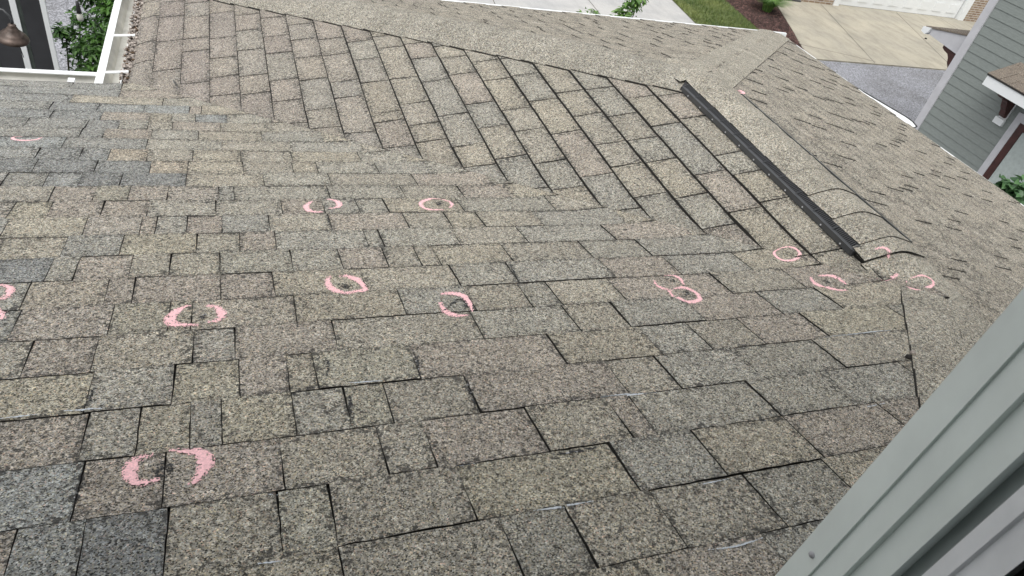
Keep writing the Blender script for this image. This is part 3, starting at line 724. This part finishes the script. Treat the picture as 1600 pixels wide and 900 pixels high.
# eaves: fascia, drip edges, gutters ------------------------------------------------
ZE = zA(0, 3.815)
def gut_profile(side):   # (offset outwards, height) K-style, closed thin profile
    return [(0, 0), (0, -.095), (.075, -.095), (.085, -.06), (.11, -.03), (.118, 0), (.118, .010), (.080, .010), (.080, .005), (.110, .004), (.103, -.028), (.078, -.058), (.069, -.089), (.006, -.089), (.006, 0)]
def gutter(origin, out, along, length, label, hang=(), ends=True, z=None):
    o_ = Vector(origin); ou = Vector(out); al = Vector(along); pr = gut_profile(0)
    mb = MB()
    quads = [(0, 1, 13, 14), (1, 2, 12, 13), (2, 3, 11, 12), (3, 4, 10, 11), (4, 5, 9, 10), (5, 6, 7, 8), ]
    def P(i, l): u, z_ = pr[i]; return o_+ou*u+Vector((0, 0, z_))+al*l
    V = [P(i, 0) for i in range(15)]+[P(i, length) for i in range(15)]
    F = [(i, (i+1) % 15, 15+(i+1) % 15, 15+i) for i in range(15)]
    for i, f in enumerate(F):
        mb.add([V[j] for j in f], [(0, 1, 2, 3)], 1 if i in (10, 11, 12, 13, 9) else 0)
    for l, s in ((0, 1), (length, -1)):
        if ends:
            mb.prism([P(i, l) for i in (0, 1, 2, 3, 4, 5)], al*(.003*s*-1), 0)
    ob = mb.build('gutter', [M_WHITE, M_CREAM], house); ob['label'] = label
    ob['_w'] = house['_w']
    for h_ in hang:
        g_ = MB(); a = o_+al*h_+Vector((0, 0, .004))
        up = Vector((0, 0, .006)); sd2 = al*.011
        p0 = a-ou*.03+Vector((0, 0, .012)); p1 = a+ou*.105
        g_.add([p0-sd2, p1-sd2, p1+sd2, p0+sd2, p0-sd2+up, p1-sd2+up, p1+sd2+up, p0+sd2+up], [(3, 2, 1, 0), (4, 5, 6, 7), (0, 1, 5, 4), (1, 2, 6, 5), (2, 3, 7, 6), (3, 0, 4, 7)])
        g_.build('gutter_hanger', M_WHITE, ob)
    return ob
gB = gutter((-.540, 3.80, ZE-.012), (-1, 0, 0), (0, 1, 0), 6.0, 'white gutter at the upper left with two hangers and debris along it', (.14, .62, 1.25, 1.9))
gA = gutter((-3.2, 3.825, ZE-.016), (0, 1, 0), (1, 0, 0), 2.55, 'white gutter along the lower eave of the near slope', ())
s_ = MB(); s_.box(-.775, 3.80, ZE-.010, -.745, 3.845, ZE+.004); s_.build('gutter_hanger', M_WHITE, gA)
gC = MB()
gC.box(5.058, -1.5, zD(5.07, 0)-.17, 5.085, 5.60, zD(5.07, 0)+.004)
o = gC.build('drip_edge', M_WHITE, house); o['label'] = 'thin white drip edge of the right eave'
gC = MB(); gC.box(-.9, 5.575, zC(0, 5.57)-.17, 5.085, 5.602, zC(0, 5.57)+.004)
o = gC.build('drip_edge', M_WHITE, house); o['label'] = 'thin white drip edge of the far eave'
gD = MB()   # short white gutter length fixed to the right eave, rounded near end
za = zD(5.07, 0)-.010
pts = [(5.087, 4.62), (5.087, 3.83), (5.12, 3.80), (5.17, 3.82), (5.205, 3.90), (5.21, 3.98)]
gD.prism([(x, y, za-.07) for x, y in pts], (0, 0, .07))
gD.tube([(5.088, 4.62, za+.002), (5.21, 3.98, za+.002), (5.205, 3.90, za+.002), (5.17, 3.82, za+.002), (5.12, 3.797, za+.002), (5.087, 3.80, za+.002)], .006, 6, 1)
o = gD.build('gutter_end', [M_WHITE, M_BLACK], house); o['label'] = 'short white gutter end at the right eave'
# fascia behind the gutters, walls below
fa = MB()
fa.box(-.53, 3.83, ZE-.20, -.505, 9, ZE-.065); fa.box(-3.2, 3.80, ZE-.20, -.50, 3.822, ZE-.014)
fa.build('fascia', M_WHITE, house)
wl = MB()
wl.box(-3.2, .35, GZ, 4.75, 3.45, zA(0, 3.815)-.18); wl.box(-.15, 3.45, GZ, 4.75, 5.25, ZE-.20)
wl.build('wall', M_SIDE, house)
deb = MB()
for i in range(700):
    y = U(3.84, 5.3); x = U(-.550, -.500) + (.02 if R() < .2 else 0); z = ZE+U(-.014, .008)-.004; r = U(.004, .012)
    deb.lathe((x, y, z), [(0, r*.6), (r, r*.2), (r*.8, -r*.4), (0, -r*.6)], 6, 0 if R() < .86 else 1)
for s_ in (deb,): s_.box(-.538, 3.85, ZE-.06, -.500, 5.6, ZE-.022, 1)
tag(deb.build('gutter_debris', [M_DEBRIS, M_DEBRIS2]), 'pale grit and dead leaves lying between gutter and shingle edge', 'debris', kind='stuff')

# upper storey wall round that window, its soffit overhead and the dim room behind
uw = MB(); WF, WB = .115, -.03; xo0, xo1 = -1.25, .46
uw.box(-3.4, WB, zA(0, .1)-.12, xo0, WF, 1.15); uw.box(xo1, WB, zA(0, .1)-.12, 2.6, WF, 1.15)
uw.box(xo0+.001, WB, .62, xo1-.001, WF, 1.15); uw.box(xo0+.001, WB, zA(0, .1)-.12, xo1-.001, WF, -.72)
uw.build('upper_wall', M_SIDE, house)['label'] = 'grey sided upper wall round the window'
uw = MB(); uw.box(-3.7, -3.2, 1.152, 2.9, .26, 1.25); uw.build('upper_eave', M_WHITE, house)
uw = MB(); uw.box(-1.6, -3.0, -1.8, -1.55, WB-.001, 1.15); uw.box(1.55, -3.0, -1.8, 1.6, WB-.001, 1.15); uw.box(-1.6, -3.05, -1.8, 1.6, -3.001, 1.15); uw.box(-1.55, -3.0, -1.85, 1.55, WB-.001, -1.80)
uw.build('room', M_PALE, house)

# the window the picture is taken from: vertical jamb on the right
win = MB()
def bp(b, s): a = math.radians(b); return (s*math.sin(a), s*math.cos(a))
K_ = .36
def bq(b, x):
    tb = 1/math.tan(math.radians(b)); k = .55      # faces splay outwards: x = x0 + k*(y-.10)
    y = (x-k*.10)*tb/(1-k*tb); return (x+k*(y-.10), y)
X_ = .330
prof = [bq(65.45, X_), bq(67.7, X_+.0005), bq(67.9, X_+.003), bq(69.9, X_+.003), bq(70.3, X_+.008), bq(72.6, X_+.0085), bq(72.8, X_+.016)]
def ext(name, pts, m, back=.14):
    b_ = MB(); z0, z1 = zA(0, .1)-.10, .55
    P = [(x, y, z0) for x, y in pts]; x9, y9 = pts[-1]; x0_, y0_ = pts[0]
    full = P+[(x9+back, y9+.004, z0), (x0_+back, y0_, z0)]
    b_.prism(full, (0, 0, z1-z0)); return b_
wf = ext('window_frame', prof, M_VINYL, .12).build('window_frame', [M_VINYL], house)
wf['label'] = 'out of focus grey white window jamb in the lower right corner'
wf['_w'] = house['_w']
ext('gasket', [bq(72.7, X_+.024), bq(74.4, X_+.024)], M_GASK, .1).build('gasket', M_GASK, wf)
ext('sash', [bq(74.15, X_+.006), bq(75.4, X_+.006), bq(75.7, X_+.009), bq(77.8, X_+.009)], M_VINYL2, .1).build('sash', M_VINYL2, wf)
ext('screen_channel', [bq(77.6, X_+.022), bq(84, X_+.022)], M_GASK, .1).build('screen_channel', M_BLACK, wf)
sc_ = MB(); sx, sy = bq(66.7, X_); 
sc_.lathe((sx-.001, sy-.0005, -.405), [(0, .0016), (.0022, .0012), (.0026, 0)], 10, 0, Vector((-1, 0, 0)))
sc_.build('screw', M_TRIM, wf)

# ------------------------------------------------------------------ neighbouring house on the right
NX = 10.2; NY = 7.60
nh = thing('neighbour_house', 'grey green lap sided house wall with pale corner board right of the roof', 'house', (NX+3, NY-4, GZ))
s = MB(); lap = .127; z = -1.88-lap*24
while z < 1.2:
    if z >= GZ-.1:
        s.add([(NX-.013, -2, z), (NX-.013, NY-.10, z), (NX-.007, NY-.10, z+lap-.005), (NX-.007, -2, z+lap-.005)], [(0, 3, 2, 1)])
        s.add([(NX-.013, -2, z), (NX-.013, NY-.10, z), (NX+.002, NY-.10, z), (NX+.002, -2, z)], [(0, 1, 2, 3)], 1)  # underside coloured near black to draw the shadow line of each lap
    z += lap
s.box(NX+.003, -2, GZ, NX+8, NY-.02, 1.2)
s.build('wall', [M_SIDE, M_EDGE], nh)
s = MB(); s.box(NX-.030, NY-.125, GZ, NX+.10, NY, 1.3); s.build('corner_board', M_TRIM, nh)
# small shingled roof over the side window, white fascia, brown brackets
aw = MB(); AY1 = 6.62; AX = 9.72
aw.prism([(AX-.02, AY1+.03, -2.54), (NX+.02, AY1+.03, -2.36), (NX+.02, AY1+.03, -2.34), (AX-.02, AY1+.03, -2.52)], (0, -2.6, 0))
zz = 0
for i in range(4):
    x0 = AX-.02+i*.135; zt = -2.52+(i*.135)*.375; y = AY1+.035
    while y > 4.2:
        wd_ = U(.14, .30); aw.prism([(x0, y-wd_+.006, zt+.002), (x0+.14, y-wd_+.006, zt+.052), (x0+.14, y-.003, zt+.052), (x0, y-.003, zt+.002)], (0, 0, .008), 1); y -= wd_
AWR = granule_material('awning_shingles', (.17, .145, .125))
ar = aw.build('awning_roof', [M_EDGE, AWR], nh); ar['_w'] = nh['_w']
s = MB(); s.box(AX-.01, 4.0, -2.675, AX+.02, AY1+.02, -2.545); s.box(AX+.021, AY1-.01, -2.675, NX-.02, AY1+.02, -2.545); s.box(AX+.021, 4.0, -2.64, NX-.02, AY1-.012, -2.62)
s.build('fascia', M_WHITE, ar)
def bracket(x1, y, z, xw, parent, dirx=-1, w=.09, ax='y', ln=.26, hh=.34):
    pr = [(0, 0), (ln, 0), (ln, -.045), (ln*.86, -.07), (ln*.62, -.09), (ln*.50, -.13), (ln*.40, -.20), (ln*.26, -.25), (ln*.22, -.30), (.045, -hh), (0, -hh)]
    b_ = MB()
    if ax == 'y': b_.prism([(xw-p, y, z+q) for p, q in pr], (0, -w, 0))
    else: b_.prism([(x1, xw+p, z+q) for p, q in pr], (w, 0, 0))
    return b_.build('bracket', M_BROWN, parent)
bracket(None, 6.43, -2.68, NX-.03, nh, ln=.34)
bracket(None, 4.7, -2.68, NX-.03, nh, ln=.34)
s = MB(); s.box(NX-.028, 6.33, -3.14, NX-.012, 6.45, -2.68); s.box(NX-.06, 6.32, -3.14, NX-.013, 6.47, -3.05)
s.build('bracket_plate', M_WHITE, nh)
wn = MB()
wn.box(NX-.035, 6.12, GZ+.6, NX-.008, 6.22, -2.97); wn.box(NX-.035, 4.6, -2.97, NX-.008, 6.22, -2.86); wn.box(NX-.035, 4.6, GZ+.6, NX-.008, 4.7, -2.972)
wo_ = wn.build('window', M_TRIM, nh); wo_['_w'] = nh['_w']
s = MB(); s.box(NX-.03, 6.02, GZ+.6, NX-.009, 6.118, -2.975); s.box(NX-.03, 4.702, -3.06, NX-.009, 6.018, -2.975); s.box(NX-.03, 5.30, GZ+.6, NX-.009, 5.36, -3.062)
s.build('sash', M_BROWN, wo_)
s = MB(); s.box(NX-.02, 4.71, GZ+.6, NX-.014, 6.015, -3.065); s.build('pane', M_PALE, wo_)
# pent roof over the neighbour's garage front, seen end on beyond the corner
pr_ = MB(); px0 = NX+.05
pr_.prism([(px0, NY+.02, -2.33), (px0, NY+.80, -2.51), (px0, NY+.80, -2.535), (px0, NY+.02, -2.36)], (4.5, 0, 0))
po = pr_.build('pent_roof', AWR, nh); po['_w'] = nh['_w']
s = MB(); s.prism([(px0+.015, NY+.005, -2.362), (px0+.015, NY+.68, -2.515), (px0+.015, NY+.68, -2.60), (px0+.015, NY+.005, -2.66)], (4.4, 0, 0)); s.build('soffit', M_TRIM, po)
s = MB(); s.prism([(px0-.02, NY+.68, -2.50), (px0-.02, NY+.83, -2.53), (px0-.02, NY+.83, -2.60), (px0-.02, NY+.74, -2.62), (px0-.02, NY+.70, -2.58)], (4.5, 0, 0)); s.build('gutter', M_WHITE, po)
bracket(px0+.05, 0, -2.63, NY+.01, nh, ax='x', ln=.36, hh=.40)

# ------------------------------------------------------------------ garage building beyond the driveway
GY = 16.45
gb = thing('garage_building', 'garage front with wide white panel door and tan brick piers across the driveway', 'garage', (18.5, GY+2, GZ))
s = MB(); s.box(12.6, GY+.05, GZ, 13.85, GY+6, GZ+3.2); s.box(14.98, GY, GZ, 16.12, GY+.35, GZ+2.6); s.box(21.42, GY, GZ, 22.6, GY+.35, GZ+2.6)
s.box(12.6, GY+.36, GZ, 26, GY+6, GZ+2.6); s.build('brick_wall', M_BRICKM, gb)
s = MB(); s.box(12.5, GY+.02, GZ+2.62, 26, GY+6, GZ+3.6); s.build('upper_wall', M_SIDE, gb)
def panel_door(x0, x1, z1, ncol, par, nrow=4):
    b_ = MB(); b_.box(x0, GY+.10, GZ+.02, x1, GY+.14, GZ+z1)
    d_ = b_.build('garage_door', M_WHITE, par); d_['_w'] = par['_w']
    pw = (x1-x0)/ncol; ph = (z1-.02)/nrow
    seam = MB()
    for r_ in range(nrow):
        if r_: seam.box(x0, GY+.094, GZ+.02+r_*ph-.006, x1, GY+.0995, GZ+.02+r_*ph+.006)
        for c_ in range(ncol):
            xa, xb = x0+c_*pw+.09, x0+(c_+1)*pw-.09; zb, zt_ = GZ+.02+r_*ph+.11, GZ+.02+(r_+1)*ph-.11
            p_ = MB(); p_.prism([(xa, GY+.099, zb), (xb, GY+.099, zb), (xb, GY+.099, zt_), (xa, GY+.099, zt_)], (0, -.004, 0))
            p_.prism([(xa+.03, GY+.094, zb+.03), (xb-.03, GY+.094, zb+.03), (xb-.03, GY+.094, zt_-.03), (xa+.03, GY+.094, zt_-.03)], (0, -.012, 0))
            p_.build('door_panel', M_WHITE, d_)
    seam.build('door_seam', M_TRIM, d_)
panel_door(16.36, 21.15, 2.15, 8, gb)
s = MB(); s.box(16.13, GY-.03, GZ, 16.33, GY+.12, GZ+2.3); s.build('door_casing', M_WHITE, gb)
s = MB(); s.box(21.18, GY-.03, GZ, 21.40, GY+.12, GZ+2.3); s.build('door_casing', M_WHITE, gb)
s = MB(); s.box(16.33, GY-.03, GZ+2.17, 21.18, GY+.09, GZ+2.3); s.build('door_casing', M_WHITE, gb)
s = MB(); s.box(13.87, GY-.02, GZ, 13.98, GY+.2, GZ+2.2); s.box(14.80, GY-.02, GZ, 14.96, GY+.2, GZ+2.2); s.build('door_frame', M_WHITE, gb)
s = MB(); s.box(13.99, GY+.08, GZ+.05, 14.79, GY+.14, GZ+2.1); s.build('entry_door', M_TRIM, gb)
s = MB(); s.box(13.9, GY-.10, GZ+.014, 14.9, GY-.022, GZ+.06); s.build('door_sill', M_LIP, gb)

# ------------------------------------------------------------------ left: screened porch, lamp, string light
pc = thing('privacy_screen', 'dark screen panels between slender white posts below the left gutter', 'screen', (-1.5, 6.3, GZ))
PY = 6.3
for (xa, xb) in ((-1.556, -1.514), (-1.354, -1.319)):
    s = MB(); s.box(xa, PY-.010, GZ, xb, PY+.008, -1.7); s.build('post', M_WHITE, pc)
s = MB(); s.box(-1.512, PY-.004, GZ, -1.485, PY+.006, -1.7); s.build('dark_strip', M_DARK2, pc)
s = MB(); s.box(-1.483, PY-.002, GZ, -1.356, PY+.006, -1.7); s.build('screen_panel', M_DARK, pc)
s = MB(); s.box(-1.72, PY-.002, GZ, -1.558, PY+.006, -1.7); s.build('screen_panel', M_DARK, pc)
s = MB(); s.box(-3.2, PY-.004, GZ, -1.722, PY+.006, -1.7); s.build('screen_panel', M_DARK2, pc)
s = MB(); s.box(-3.2, PY-.03, -1.698, -1.30, PY+.03, -1.66); s.build('top_rail', M_WHITE, pc)

lm = thing('barn_lamp', 'weathered bronze gooseneck barn lamp hanging at the left edge', 'lamp', (-1.27, 5.0, -1.9))
lc = Vector((-1.262, 5.0, -2.165)); ax_ = Vector((.16, -.10, 1)).normalized()
s = MB(); s.lathe(lc, [(.086, -.018), (.088, -.012), (.084, -.002), (.076, .010), (.062, .020), (.060, .026), (.050, .030), (.034, .052), (.026, .066), (.022, .070), (.022, .082), (.012, .090), (0, .092)], 40, 0, ax_)
s.lathe(lc, [(.086, -.018), (.078, -.004), (.05, .018), (0, .03)], 40, 0, ax_)
s.build('lamp_shade', M_BRONZE, lm)
s = MB(); tp = lc+ax_*.085; s.tube([tp, tp+ax_*.03, tp+Vector((-.005, 0, .055)), tp+Vector((-.030, .01, .082)), tp+Vector((-.07, .02, .090)), tp+Vector((-.12, .03, .07)), tp+Vector((-.17, .03, .03)), tp+Vector((-.22, .03, .02)), tp+Vector((-.5, .03, .02))], .0065, 10); s.build('gooseneck_arm', M_LIP, lm)
s = MB(); s.tube([lc+Vector((.02, 0, -.01)), lc+Vector((.03, 0, -.13))], .0025, 6); s.build('pull_chain', M_WIRE, lm)

bl = thing('string_light', 'clear bulb in black socket on a string in front of the left bush', 'string light', (-.80, 4.55, -1.75))
s = MB(); c_ = [(-.86, 4.60, -1.55), (-.805, 4.55, -1.70)]; s.tube(c_, .003, 6)
s.tube([(-.80, 4.55, -1.70), (-.75, 4.53, -1.79), (-.69, 4.51, -1.87), (-.63, 4.49, -1.93)], .0022, 5); s.build('wire', M_WIRE, bl)
s = MB(); s.lathe((-.795, 4.55, -1.785), [(0, .05), (.008, .048), (.010, .02), (.013, .0), (.013, -.018), (0, -.019)], 12); s.build('socket', M_WIRE, bl)
s = MB(); s.lathe((-.795, 4.55, -1.825), [(.010, .021), (.014, .012), (.018, -.004), (.014, -.020), (0, -.028)], 14); s.build('bulb', M_GLASSW, bl)

# ------------------------------------------------------------------ plants
def leaf(mb, p, d, n, L, Wd, shade, curl=.25):
    d = d.normalized(); s_ = d.cross(n)
    if s_.length < 1e-4: s_ = d.orthogonal()
    s_.normalize(); n = s_.cross(d)
    m_ = p+d*L*.45; t_ = p+d*L-n*L*curl; q1 = p+d*L*.2; q2 = p+d*L*.75-n*L*curl*.35
    up = n*Wd*.22
    V = [p, q1+s_*Wd*.38+up, m_+s_*Wd*.5+up, q2+s_*Wd*.34+up*.6, t_, q2-s_*Wd*.34+up*.6, m_-s_*Wd*.5+up, q1-s_*Wd*.38+up, m_, q2]
    mb.add(V, [(0, 1, 8), (1, 2, 8), (2, 3, 9, 8), (3, 4, 9), (4, 5, 9), (5, 6, 8, 9), (6, 7, 8), (7, 0, 8)], 0, False, shade=min(1, max(0, shade)))
def rnd(): 
    while True:
        v = Vector((U(-1, 1), U(-1, 1), U(-1, 1)))
        if .05 < v.length < 1: return v.normalized()
def bush(name, label, cat, base, clumps, m, L, Wd, per, sprays=0, group=None, trunks=True, fill=.35):
    t_ = thing(name, label, cat, base, group); mb = MB(); br = MB(); b0 = Vector(base)
    for (cx, cy, cz, r) in clumps:
        c = Vector((cx, cy, cz))
        if trunks: br.tube([b0+Vector((U(-.05, .05), U(-.05, .05), 0)), b0.lerp(c, .5)+Vector((U(-.06, .06), U(-.06, .06), 0)), c], .02, 6, rs=[.022, .014, .005])
        n_t = int(per*r*r)
        for i in range(n_t):      # twigs with leaves hanging off them
            dv = rnd(); 
            if dv.z < -.3: dv.z *= -.6
            dv.normalize(); rr = r*(fill+(1-fill)*R()**.45); tip = c+dv*rr; out = (dv+Vector((0, 0, -.15))+rnd()*.5).normalized()
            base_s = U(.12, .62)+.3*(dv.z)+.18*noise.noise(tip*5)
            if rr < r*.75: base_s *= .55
            for k in range(5):
                q = tip-out*L*.55*k+rnd()*.006; side = out.cross(Vector((0, 0, 1)))
                if side.length < .1: side = Vector((1, 0, 0))
                side.normalize(); dd = out*.7+side*(1 if k % 2 else -1)*.9+Vector((0, 0, -.25))+rnd()*.3
                leaf(mb, q, dd, Vector((0, 0, 1))+rnd()*.5, L*U(.7, 1.15), Wd*U(.7, 1.1), base_s+U(-.12, .12))
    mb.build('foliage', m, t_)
    if trunks: br.build('stem', M_BARK, t_)
    return t_
random.seed(5)
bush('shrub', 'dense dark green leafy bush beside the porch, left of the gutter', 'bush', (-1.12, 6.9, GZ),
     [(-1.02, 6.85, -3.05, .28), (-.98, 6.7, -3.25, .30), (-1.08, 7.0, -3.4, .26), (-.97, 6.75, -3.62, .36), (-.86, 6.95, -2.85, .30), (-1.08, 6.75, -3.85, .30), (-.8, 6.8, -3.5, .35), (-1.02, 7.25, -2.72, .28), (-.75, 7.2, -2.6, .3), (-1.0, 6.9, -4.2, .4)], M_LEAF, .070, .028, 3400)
bush('sapling', 'loose spray of thin leaves left of the dark green bush', 'plant', (-1.50, 7.3, GZ),
     [(-1.36, 7.0, -2.98, .09), (-1.30, 7.0, -3.12, .06), (-1.30, 7.05, -3.38, .07), (-1.24, 7.05, -2.86, .07)], M_LEAF, .08, .03, 3600)
bush('ornamental_tree', 'small pale green leafy tree top just behind the far eave', 'tree', (3.7, 7.1, GZ),
     [(3.60, 7.0, -2.42, .085), (3.50, 7.0, -2.44, .05), (3.72, 7.0, -2.36, .05), (3.78, 7.0, -2.46, .07)], M_LEAF2, .07, .032, 2300, group=None)
bush('ornamental_tree', 'taller bright green leafy tree top right of the smaller one behind the far eave', 'tree', (4.15, 7.1, GZ),
     [(4.08, 7.0, -2.36, .10), (4.15, 7.0, -2.24, .10), (4.20, 7.0, -2.14, .10), (4.00, 7.05, -2.46, .09), (4.12, 7.1, -2.55, .12)], M_LEAF2, .075, .034, 2300)
bush('broadleaf_plant', 'plant with broad rounded leaves between right eave and neighbour window', 'plant', (6.75, 2.9, GZ),
     [(6.55, 3.62, -2.42, .13), (6.50, 3.35, -2.46, .14), (6.62, 3.12, -2.48, .15), (6.75, 3.45, -2.56, .15), (6.55, 2.9, -2.52, .16)], M_LEAF3, .095, .085, 1300)
# strappy clump at the bed's far end
random.seed(9)
def tuft(base, n, Ls, label, name):
    t_ = thing(name, label, 'plant', base); mb = MB()
    for i in range(n):
        a = U(0, 6.28); l = Vector((math.cos(a), math.sin(a), 0)); L_ = U(*Ls); q = Vector((-l.y, l.x, 0))*U(.008, .014); p = Vector(base)+l*U(0, .12)
        pts = [p+l*L_*f*f*.8+Vector((0, 0, L_*(f*1.25-f*f*.75))) for f in (0, .33, .66, 1)]
        V = []
        for k, z_ in enumerate(pts): ww = q*(1-k/3*.9); V += [z_-ww, z_+ww]
        mb.add(V, [(0, 1, 3, 2), (2, 3, 5, 4), (4, 5, 7, 6)], 0, False, shade=U(.1, .9))
    mb.build('foliage', M_LEAF2, t_); return t_
tuft((12.95, 15.25, GZ+.014), 700, (.4, .75), 'grassy strap leaved clump on the mulch bed near the driveway', 'ornamental_grass')
tuft((11.75, 15.95, GZ+.014), 90, (.15, .28), 'small leafy clump at the far edge of the lawn beside the driveway', 'low_plant')
st = MB(); st.lathe((17.75, 14.35, GZ+.03), [(0, .02), (.03, .01), (.035, -.01), (0, -.015)], 8); tag(st.build('stone', M_EDGE), 'small dark stone lying alone on the tan driveway', 'stone')
for o in bpy.data.objects:
    if '_w' in o.keys(): del o['_w']
